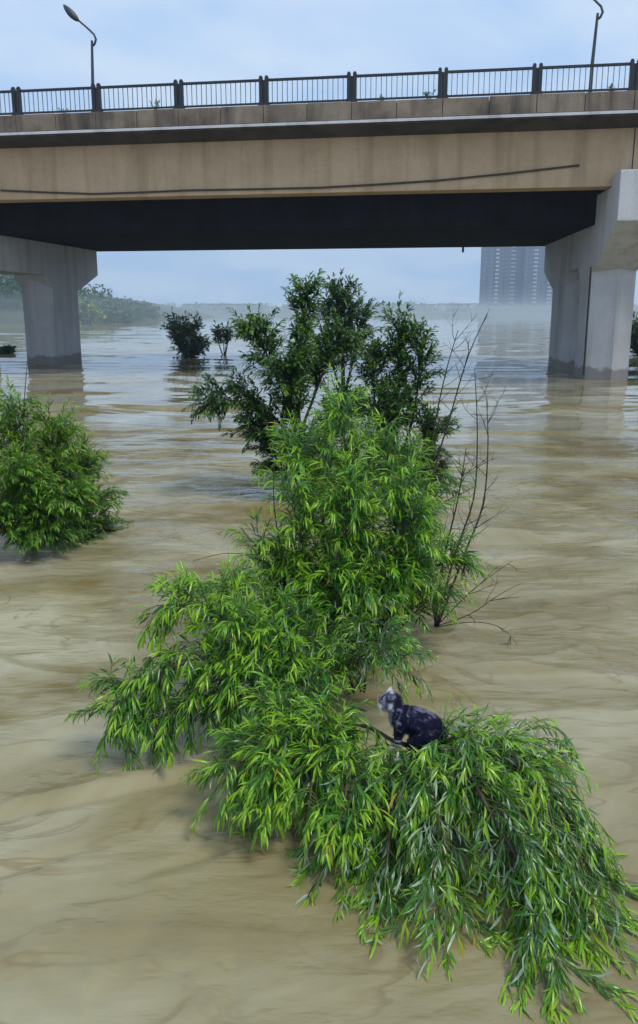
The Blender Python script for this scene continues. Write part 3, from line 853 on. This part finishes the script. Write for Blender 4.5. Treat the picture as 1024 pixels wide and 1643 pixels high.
# bushes drowned further out
def far_bush(x, y, Y, w, h, label, seed, thin=False, cat='bush'):
    base = onwater(x, y) if Y is None else at(x, y, Y)
    base.z = 0
    D = base.y
    s = D / 1400.0
    p = Plant('drowned_bush', label, cat, base, M['blue_leaf'], M['dark_bark'], 'bushes drowned in the far water', seed)
    n = 5 if thin else 11
    R = p.R
    ww, hh = w * s / 2, h * s
    for k in range(n):
        an = 2 * math.pi * k / n + R.uniform(-.3, .3)
        q = R.uniform(0.35, 0.85)
        tip_ = base + Vector((math.cos(an) * ww * q, math.sin(an) * ww * q, hh * R.uniform(0.25, 0.85) if not thin else hh * R.uniform(.7, .85)))
        mid = base.lerp(tip_, 0.5) + Vector((math.cos(an) * ww * .15, math.sin(an) * ww * .15, 0))
        p.limb([base + Vector((0, 0, -.3)), mid, tip_], .05, .012, 14 if thin else 30, 0.45 if thin else 0.1, length=(hh * .12, hh * .26), grav=0.3, up=.4, out=.9, leafL=.30, leafW=.11, gap=.11, hang=.1, sub=1.2, tint=.4)
    p.finish()
far_bush(302, 573, None, 78, 76, 'dark rounded bush drowned in open water between the piers', 41)
far_bush(360, 571, None, 34, 50, 'thin sparse sapling drowned beside the rounded bush', 42, True, 'sapling')
far_bush(1030, 572, None, 60, 92, 'leafy bush drowned behind the chamfered pier column', 43)
far_bush(4, 569, None, 44, 12, 'low dark bush top barely above water beyond the slim pier', 44)

# bare twiggy shrub
bare = empty('bare_shrub', onwater(700, 1005))
tag(bare, 'leafless twiggy shrub with thin dark stems beside the tall willow', 'shrub')
R = random.Random(77)
def twig(mb, p, d, length, r, depth):
    n = 7
    pts = [p]
    for i in range(n):
        d = (d + Vector((R.gauss(0, .10), R.gauss(0, .10), R.gauss(0, .07) + .03))).normalized()
        pts.append(pts[-1] + d * length / n)
    mb.tube(pts, [r * (1 - .75 * i / n) for i in range(n + 1)], 4, False)
    if depth:
        for k in range(R.randint(2, 4)):
            i = R.randint(2, n - 1)
            s = Vector((R.gauss(0, 1), R.gauss(0, .6), R.gauss(.2, .6))).normalized()
            twig(mb, pts[i], (d * .8 + s * .8).normalized(), length * R.uniform(.35, .6), r * .5, depth - 1)
stems = [((700, 1005, 8.3), (730, 890, 8.4), (760, 800, 8.5), (766, 700, 8.5), (762, 590, 8.5)),
         ((702, 1005, 8.3), (745, 890, 8.5), (775, 810, 8.6), (783, 720, 8.6), (781, 640, 8.6)),
         ((698, 1005, 8.3), (712, 900, 8.2), (735, 800, 8.2), (748, 720, 8.2)),
         ((700, 1005, 8.3), (690, 800, 9.2), (725, 660, 9.4), (752, 570, 9.4), (782, 503, 9.4)),
         ((700, 1005, 8.3), (680, 850, 9.0), (695, 700, 9.2), (715, 600, 9.2), (735, 530, 9.2)),
         ((700, 1005, 8.3), (755, 985, 8.1), (800, 955, 8.0), (838, 935, 7.9)),
         ((700, 1006, 8.3), (760, 998, 8.0), (805, 1008, 7.9), (835, 1040, 7.8)),
         ((702, 1003, 8.3), (755, 950, 8.2), (800, 915, 8.2), (822, 900, 8.2))]
for i, s_ in enumerate(stems):
    pts = bez(path_px(*s_), 16)
    r0 = .013 if i < 5 else .006
    st = MB().tube(pts, [r0 * (1 - .72 * k / 16) for k in range(17)], 6).build('stem', M['dark_bark'], bare, True)
    tw = MB()
    for k in range(11 if i < 5 else 3):
        j = R.randint(5, 15)
        ax = (pts[j + 1] - pts[j]).normalized()
        s = Vector((R.gauss(0, 1), R.gauss(0, .6), R.gauss(.1, .5))).normalized()
        twig(tw, pts[j], (ax * .7 + s * .8).normalized(), R.uniform(.18, .42), .0045, 1)
    t = tw.build('twigs', M['dark_bark'], st, True)
    t['kind'] = 'stuff'
# stray stems on the willow's other flank
for s_ in (((560, 1030, 7.8), (480, 940, 7.3), (452, 880, 7.2), (440, 810, 7.2), (440, 740, 7.2)), ((452, 880, 7.2), (420, 890, 7.1), (360, 888, 7.0), (310, 900, 7.0))):
    pts = bez(path_px(*s_), 12)
    MB().tube(pts, [.011 * (1 - .7 * k / 12) if s_[0][0] == 560 else .005 * (1 - .6 * k / 12) for k in range(13)], 5).build('stem', M['dark_bark'], c.o, True)

# ------------------------------------------------------------------ cat
def build_cat():
    foot = at(632, 1200, 5.08)
    root = empty('cat', (foot.x + 0.10, foot.y, 0), 0)
    tag(root, 'dark grey tabby cat with pale face crouching on a willow bough', 'cat')
    S = []                              # (centre, radius) in cat space: +x forward, +z up, feet at 0
    def chain(a, b, ra, rb, n=8):
        a, b = Vector(a), Vector(b)
        for i in range(n + 1):
            t = i / n
            S.append((a.lerp(b, t), ra + (rb - ra) * t))
    # trunk: rump sunk low, arched back, chest
    chain((-.150, 0, .115), (-.105, 0, .155), .088, .105)
    chain((-.105, 0, .155), (-.02, 0, .195), .105, .098)
    chain((-.02, 0, .195), (.065, 0, .215), .098, .080)
    chain((.065, 0, .205), (.080, 0, .250), .078, .062)      # shoulders to neck
    chain((.080, 0, .250), (.110, .0, .285), .062, .052)
    for s in (-1, 1):
        chain((.055, s * .042, .19), (.075, s * .045, .11), .048, .030)      # upper fore leg
        chain((.075, s * .045, .11), (.080, s * .040, .025), .028, .019)
        chain((.080, s * .040, .017), (.112, s * .040, .014), .020, .017, 4) # paw
        chain((-.11, s * .070, .13), (-.03, s * .085, .085), .066, .045)     # thigh, knee forward
        chain((-.03, s * .085, .080), (-.115, s * .075, .035), .036, .022)   # shank back to the hock
        chain((-.115, s * .075, .024), (-.025, s * .078, .016), .021, .018)  # hind foot
    # head, muzzle, cheeks
    hc = Vector((.142, .0, .318))
    hr = Matrix.Rotation(math.radians(16), 3, 'Z')
    def hp(x, y, z): return hc + hr @ (Vector((x, y, z)) * 1.12)
    S.append((hp(0, 0, 0), .061)); S.append((hp(-.018, 0, .004), .058))
    S.append((hp(.018, 0, -.002), .053))
    for s in (-1, 1):
        S.append((hp(.010, s * .030, -.014), .040))
        S.append((hp(.047, s * .012, -.022), .023))
        chain(hp(-.004, s * .036, .030), hp(-.014, s * .054, .066), .030, .006, 6)
        chain(hp(-.004, s * .022, .038), hp(-.014, s * .050, .066), .022, .006, 6)
    chain(hp(.03, 0, .006), hp(.060, 0, -.012), .026, .013, 4)
    chain(hp(.03, 0, -.03), hp(.048, 0, -.038), .022, .014, 3)
    # tail down behind the rump and round
    tp = bez([(-.19, .0, .10), (-.245, .02, .05), (-.235, .08, .02), (-.16, .135, .012), (-.09, .15, .015)], 26)
    for i, q in enumerate(tp): S.append((Vector(q), .024 - .009 * i / 26))
    bm = bmesh.new()
    for ctr, r in S:
        bmesh.ops.create_icosphere(bm, subdivisions=2, radius=r, matrix=Matrix.Translation(ctr))
    me = bpy.data.meshes.new('body'); bm.to_mesh(me); bm.free()
    tmp = bpy.data.objects.new('body', me); COL.objects.link(tmp)
    rm = tmp.modifiers.new('r', 'REMESH'); rm.mode = 'VOXEL'; rm.voxel_size = 0.0055
    sm = tmp.modifiers.new('s', 'SMOOTH'); sm.factor = 0.5; sm.iterations = 5
    dg = bpy.context.evaluated_depsgraph_get()
    bme = bpy.data.meshes.new_from_object(tmp.evaluated_get(dg))
    bpy.data.objects.remove(tmp)
    nv = len(bme.vertices)
    co = np.zeros(nv * 3); bme.vertices.foreach_get('co', co); co = co.reshape(-1, 3)
    no = np.array([v.normal[:] for v in bme.vertices])
    # coat: dark classic tabby with pale face, chest, legs and belly
    x, y, z = co[:, 0], co[:, 1], co[:, 2]
    def sm01(v, a, b):
        t = np.clip((v - a) / (b - a), 0, 1); return t * t * (3 - 2 * t)
    wob = 0.6 * vnoise(x * 14, z * 14 + y * 9, 61) + 0.3 * vnoise(x * 34, z * 34 + y * 20, 62)
    ln1 = vnoise((x + z * .5) * 30 + wob * 1.2, (z - x * .8) * 13 - y * 9, 63)
    line = sm01(1 - np.abs(ln1) * 4.2, 0.15, 0.9) * sm01(vnoise(x * 30 + 3, z * 30 + y * 18, 65), -.35, .45)
    ridge = sm01(no[:, 2], .5, .9) * sm01(-x, -.03, .04) * sm01(vnoise(x * 40, y * 50, 66), -.3, .5)
    pat = np.maximum(line * 0.50, ridge * 0.44) + 0.08 * vnoise(x * 90, z * 90 + y * 60, 67)
    legs = sm01(-z, -.13, -.06) * sm01(x, .03, .06)
    pat = np.maximum(pat * (1 - legs), legs * np.where(np.sin(z * 190) > -0.1, 0.85, 0.12))
    paw = sm01(-z, -.035, -.02) * sm01(x, .03, .06)
    pat = np.maximum(pat, paw * 0.95)
    headm = sm01(z - 0.25 * (x - .12), .255, .285) * sm01(x, .085, .115)
    face = 0.60 + 0.34 * vnoise(x * 40, z * 40 + y * 40, 64)
    stripe = (np.sin((z * 0.8 + np.abs(y) * 0.9) * 230) > 0.35) * sm01(z, .325, .35) * sm01(-z, -.375, -.36)
    face = np.where(stripe > 0.3, 0.16, face)
    pat = pat * (1 - headm) + face * headm
    muzz = sm01(x, .165, .185) * sm01(-z, -.325, -.305)
    pat = np.maximum(pat, muzz * 0.9)
    chest = sm01(x, .10, .125) * sm01(-z, -.31, -.28) * sm01(z, .13, .17)
    pat = np.maximum(pat, chest * 0.6)
    belly = sm01(-no[:, 2], .35, .8) * sm01(-x, -.06, 0.0) * sm01(z, .05, .09)
    pat = np.maximum(pat, belly * 0.7)
    at_ = bme.attributes.new('coat', 'FLOAT', 'POINT'); at_.data.foreach_set('value', np.clip(pat, 0, 1).astype(np.float32))
    bme.polygons.foreach_set('use_smooth', [True] * len(bme.polygons))
    m, nt, b = mat('tabby_fur')
    an = nt.nodes.new('ShaderNodeAttribute'); an.attribute_name = 'coat'
    r = ramp(nt, [(0.0, (0.006, 0.006, 0.022)), (0.25, (0.026, 0.026, 0.07)), (0.5, (0.20, 0.20, 0.27)), (0.75, (0.5, 0.49, 0.5)), (1.0, (0.75, 0.73, 0.72))])
    nt.links.new(an.outputs['Fac'], r.inputs[0]); nt.links.new(r.outputs[0], b.inputs['Base Color'])
    b.inputs['Roughness'].default_value = 0.75
    b.inputs['Specular IOR Level'].default_value = 0.15
    bme.materials.clear(); bme.materials.append(m)
    body = bpy.data.objects.new('body', bme)
    zf = foot.z
    root.location = (foot.x + 0.105, foot.y, zf)
    root.rotation_euler = (0, 0, math.radians(180 - 12))
    link(body, root)
    # fur: thin blades lying back along the coat
    rr = np.random.default_rng(5)
    sel = rr.integers(0, nv, 15000)
    p0 = co[sel] + rr.normal(0, .002, (len(sel), 3)); n0 = no[sel]
    back = np.tile(np.array([-0.8, 0, -0.35]), (len(sel), 1))
    dirv = n0 * 0.55 + back + rr.normal(0, .25, n0.shape)
    dirv -= n0 * np.minimum((dirv * n0).sum(1, keepdims=True) - 0.25, 0)
    dirv /= np.linalg.norm(dirv, axis=1, keepdims=True)
    hm = headm[sel]
    ln = (0.016 + 0.007 * rr.random(len(sel))) * (1 - 0.6 * hm) * (1 - 0.4 * legs[sel])
    sd_ = np.cross(dirv, n0); sd_ /= np.maximum(np.linalg.norm(sd_, axis=1, keepdims=True), 1e-6)
    V = np.stack([p0 - sd_ * .0012, p0 + sd_ * .0012, p0 + dirv * ln[:, None]], 1).reshape(-1, 3)
    fm = bpy.data.meshes.new('fur')
    fm.from_pydata(V.tolist(), [], np.arange(len(V)).reshape(-1, 3).tolist())
    fa_ = fm.attributes.new('coat', 'FLOAT', 'POINT'); fa_.data.foreach_set('value', np.repeat(np.clip(pat[sel] + rr.normal(0, .05, len(sel)), 0, 1), 3).astype(np.float32))
    fm.materials.append(m)
    fo = bpy.data.objects.new('fur', fm); link(fo, root); fo['kind'] = 'stuff'
    # eyes, nose, whiskers
    em, _, eb = mat('cat_eye'); eb.inputs['Base Color'].default_value = (0.10, 0.12, 0.03, 1); eb.inputs['Roughness'].default_value = 0.08
    pm_, _, pb = mat('cat_pupil'); pb.inputs['Base Color'].default_value = (0.004, 0.004, 0.004, 1); pb.inputs['Roughness'].default_value = 0.1
    nm, _, nb = mat('cat_nose'); nb.inputs['Base Color'].default_value = (0.22, 0.09, 0.085, 1)
    wm, _, wb = mat('whisker'); wb.inputs['Base Color'].default_value = (0.7, 0.7, 0.7, 1)
    def ball(name, c_, r_, mm, sc=(1, 1, 1), par=root):
        bm = bmesh.new(); bmesh.ops.create_icosphere(bm, subdivisions=2, radius=r_)
        for v in bm.verts: v.co = hr @ Vector((v.co.x * sc[0], v.co.y * sc[1], v.co.z * sc[2])) + c_
        me = bpy.data.meshes.new(name); bm.to_mesh(me); bm.free(); me.materials.append(mm)
        me.polygons.foreach_set('use_smooth', [True] * len(me.polygons))
        return link(bpy.data.objects.new(name, me), par)
    for s in (-1, 1):
        e = ball('eye', hp(.049, s * .025, .010), .0105, em)
        ball('pupil', hp(.0575, s * .0275, .010), .0045, pm_, (.5, .7, 1.3), e)
    ball('nose', hp(.073, 0, -.010), .0065, nm, (.8, 1.2, .8))
    wmb = MB()
    for s in (-1, 1):
        for k in range(4):
            wmb.tube([hp(.058, s * .02, -.022), hp(.06, s * .055, -.018 + .010 * (k - 1.5)), hp(.048, s * .085, -.026 + .02 * (k - 1.5))], [.0006, .0005, .0002], 3, False)
    me = wmb.mesh('whiskers'); me.materials.append(wm)
    link(bpy.data.objects.new('whiskers', me), root)
build_cat()

# ------------------------------------------------------------------ far shore
def strip(name, pts, m, label=None, kind='structure'):
    pass
mh = plain('bank_earth', (0.045, 0.06, 0.03), 0.95, 0, 0.4, .05)
def hill():
    nx, ny = 60, 16
    xs = np.linspace(-330, -46, nx); ys = np.linspace(205, 420, ny)
    X, Y = np.meshgrid(xs, ys)
    prof = np.clip((-46 - X) / 55, 0, 1) ** 0.8
    Z = prof * (3.0 + 8 * np.clip((Y - 208) / 60, 0, 1)) - 1.0 + 0.8 * vnoise(X * .05, Y * .05, 71)
    Z[0, :] = -2; Z[:, -1] = -2
    v = np.stack([X, Y, Z], -1).reshape(-1, 3)
    i = (np.arange(ny - 1)[:, None] * nx + np.arange(nx - 1)[None, :]).reshape(-1)
    me = bpy.data.meshes.new('wooded_hill')
    me.from_pydata(v.tolist(), [], np.stack([i, i + 1, i + nx + 1, i + nx], -1).tolist())
    me.polygons.foreach_set('use_smooth', [True] * len(me.polygons))
    me.materials.append(mh)
    o = link(bpy.data.objects.new('hill', me)); tag(o, 'low green riverside hill', None, None, 'structure')
    return X, Y, Z
HX, HY, HZ = hill()
def clump_wood(name, spots, m, label, leaf=0.9, per=260):
    """a far wood: leaf clumps gathered into crowns"""
    rr = np.random.default_rng(len(spots))
    Ps, Ts, Ls = [], [], []
    for (x, y, z, rx, rz, t) in spots:
        n = per
        d = rr.normal(0, 1, (n, 3)); d /= np.linalg.norm(d, axis=1, keepdims=True)
        rad = rr.random(n) ** 0.4 * (1 + .22 * vnoise(d[:, 0] * 3 + x, d[:, 2] * 3 + y, 81))
        Ps.append(np.stack([x + d[:, 0] * rx * rad, y + d[:, 1] * rx * rad, z + d[:, 2] * rz * rad], 1))
        Ts.append(np.clip(rr.normal(t, .12, n), 0, 1)); Ls.append(np.full(n, leaf))
    P = np.concatenate(Ps); T = np.concatenate(Ts); L = np.concatenate(Ls) * rr.uniform(.6, 1.3, len(P))
    D = rr.normal(0, 1, P.shape); D[:, 2] -= .3; D /= np.linalg.norm(D, axis=1, keepdims=True)
    Nn = np.tile(np.array([0, -.3, 1.0]), (len(P), 1)) + rr.normal(0, .4, P.shape)
    V = leaf_verts(P, D, Nn, L, L * .8, np.full(len(P), .5))
    o = link(bpy.data.objects.new(name, leaf_mesh(name, V, T, m)))
    tag(o, label, None, None, 'stuff')
R = random.Random(5)
spots = []
for k in range(110):
    x = R.uniform(-150, -49); y = R.uniform(210, 270)
    h = 1 - np.clip((-49 - x) / 30, 0, 1)
    s = 2.2 + 3.4 * (1 - h) * R.uniform(.6, 1.1)
    gz = float(np.clip((-46 - x) / 55, 0, 1) ** .8 * (3 + 8 * np.clip((y - 208) / 60, 0, 1)) - 1)
    spots.append((x, y, gz + s * .85, s * 1.15, s * 1.05, .85 if (R.random() < .35 and y < 226) else R.uniform(.2, .5)))
clump_wood('hill_woods', spots, M['hill_leaf'], 'misty green woods covering the riverside hill')

# opposite bank with a thin line of trees
bank = MB()
bank.prism([(560, -2), (566, 2.0), (590, 3.2), (1500, 3.4), (1500, -2)], lambda a, z: (-420, a, z), lambda a, z: (900, a, z))
o = bank.build('far_bank', mh); tag(o, 'low hazy opposite river bank', None, None, 'structure')
spots = []
for k in range(240):
    x = R.uniform(-110, 420)
    spots.append((x, R.uniform(575, 600), 4.5 + R.uniform(-.8, 1.0), R.uniform(3.5, 6), R.uniform(2.2, 3.6), R.uniform(.1, .5)))
clump_wood('far_woods', spots, M['hill_leaf'], 'hazy line of trees along the opposite bank', 1.9, 60)

# buildings across the river
M['tower_wall'] = plain('tower_wall', (0.085, 0.085, 0.125), 0.8, 0, .12, .3)
M['tower_dark'] = plain('tower_dark', (0.02, 0.024, 0.045), 0.8, 0, .12, .3)
M['tower_white'] = plain('tower_white', (0.50, 0.45, 0.50), 0.8, 0, .08, .3)
M['tower_glass'] = plain('tower_glass', (0.035, 0.045, 0.065), 0.15, 0, .2, .2)
def tower(x0, x1, Y, label, light_bay, nb, floors=32):
    xa, xb = at(x0, 480, Y).x, at(x1, 480, Y).x
    cx, w = (xa + xb) / 2, xb - xa
    zb, fh = 3.0, 3.05
    ht = floors * fh
    t = empty('apartment_tower', (cx, Y, zb))
    tag(t, label, 'apartment tower', 'apartment towers across the river')
    dpt = 16
    MB().box(xa, xb, Y, Y + dpt, zb, zb + ht).build('wall', M['tower_wall'], t)
    MB().box(xa + w * .3, xb - w * .3, Y + 3, Y + dpt - 3, zb + ht, zb + ht + 6).build('roof_house', M['tower_wall'], t)
    bw = w / nb
    win = MB().box(-bw * .30, bw * .30, -.06, .3, .95, 2.55).mesh('window'); win.materials.append(M['tower_glass'])
    slab = MB().box(-bw * .44, bw * .44, -1.3, -.02, .0, 1.15).mesh('balcony'); slab.materials.append(M['tower_white'])
    for bnum in range(nb):
        bxx = xa + (bnum + .5) * bw
        if bnum != light_bay and bnum % 2 == 0:      # dark recessed strip between projecting fins
            MB().box(bxx + bw * .40, bxx + bw * .58, Y - .5, Y + 1, zb, zb + ht + .5).build('fin', M['tower_dark'], t)
        for fl in range(floors):
            o = bpy.data.objects.new('window', win)
            o.location = (bxx - cx, 0, fl * fh); link(o, t)
            if bnum == light_bay:
                o = bpy.data.objects.new('balcony', slab)
                o.location = (bxx - cx, 0, fl * fh); link(o, t)
tower(775, 798, 690, 'apartment tower at the open-sky end of the row with narrow pale bay', 3, 4)
tower(799, 833, 705, 'apartment tower with the broad white balcony column', 2, 4)
tower(840, 866, 695, 'apartment tower between the white-balconied one and the pier', 2, 4)
tower(868, 900, 715, 'apartment tower partly hidden by the chamfered pier', 1, 4)

def low_block(x0, x1, y0, Y, label, nwin, m='tower_white'):
    xa, xb = at(x0, 490, Y).x, at(x1, 490, Y).x
    h = at(500, y0, Y).z
    o = empty('low_building', ((xa + xb) / 2, Y, 2.5))
    tag(o, label, 'building', 'low buildings across the river')
    MB().box(xa, xb, Y, Y + 14, 2.5, h).build('wall', M[m], o)
    MB().box(xa - .4, xb + .4, Y - .4, Y + 14.4, h, h + .5).build('roof', M['tower_dark'], o)
    w = (xb - xa) / nwin
    for fl in range(max(1, int((h - 3.2) / 3.2))):
        for k in range(nwin):
            MB().box(xa + w * (k + .2), xa + w * (k + .8), Y - .05, Y + .2, 3.6 + fl * 3.1, 5.2 + fl * 3.1).build('window', M['tower_glass'], o)
low_block(293, 397, 488, 900, 'very faint long pale block in the haze over the river', 14, 'tower_wall')
low_block(612, 640, 490, 640, 'low pale house block on the opposite bank nearest the dark trees', 5)
low_block(646, 700, 489, 650, 'low long house block in the middle of the opposite bank', 8)
low_block(706, 768, 488, 645, 'low long house block beside the apartment towers', 9)

# weeds rooted in the kerb of the bridge
def weed(u, h, label, seed, lm):
    base = Vector(B(u, 40.0, 11.95))
    p = Plant('weed', label, 'weed', base, lm, M['bark'], 'weeds growing on the bridge edge', seed)
    for k in range(5):
        d = Vector((p.R.gauss(0, .4), p.R.gauss(0, .3), 1)).normalized()
        p.shoot(base, d, h * p.R.uniform(.7, 1.1), .4, .16, .05, .05, .5, .006, .1, .1, .6)
    p.finish()
weed(-18.6, .35, 'low green weed on the bridge kerb beside the lamp', 51, M['willow_left'])
weed(-14.2, .5, 'bright green weed tuft on the kerb between two railing posts', 52, M['willow_left'])
weed(-1.9, .45, 'thin dry weed on the kerb past the middle railing post', 53, M['dark_leaf'])
weed(-4.0, .3, 'low dark weed patch on the kerb by a railing post', 54, M['dark_leaf'])
weed(5.6, .4, 'dark weed at the kerb foot near the pier end post', 55, M['dark_leaf'])

# ------------------------------------------------------------------ haze
HAZE = 0.0004
hz = MB().box(-1300, 1300, -40, 1600, -3.5, 125)
hm_ = bpy.data.materials.new('haze'); hm_.use_nodes = True
hn = hm_.node_tree; hn.nodes.clear()
ho = hn.nodes.new('ShaderNodeOutputMaterial'); pv = hn.nodes.new('ShaderNodeVolumePrincipled')
pv.inputs['Color'].default_value = (0.62, 0.78, 1.0, 1)
pv.inputs['Density'].default_value = HAZE
pv.inputs['Anisotropy'].default_value = 0.2
hn.links.new(pv.outputs[0], ho.inputs['Volume'])
h = hz.build('haze', hm_)
tag(h, 'thin blue river haze', None, None, 'stuff')

ms_ = MB().box(-900, 900, 95, 600, -2.5, 6.0)
mm_ = hm_.copy(); mm_.name = 'mist'
for n_ in mm_.node_tree.nodes:
    if n_.type == 'PRINCIPLED_VOLUME':
        n_.inputs['Density'].default_value = 0.0016
        n_.inputs['Color'].default_value = (0.82, 0.92, 1.0, 1)
m_ = ms_.build('mist', mm_)
tag(m_, 'low pale mist lying on the far water', None, None, 'stuff')

fm_ = MB().box(-1200, 1200, 125, 1000, -2.8, 115)
fmm = hm_.copy(); fmm.name = 'distant_mist'
for n_ in fmm.node_tree.nodes:
    if n_.type == 'PRINCIPLED_VOLUME':
        n_.inputs['Density'].default_value = 0.00035
fo_ = fm_.build('mist', fmm)
tag(fo_, 'blue mist in front of the distant towers and bank', None, None, 'stuff')
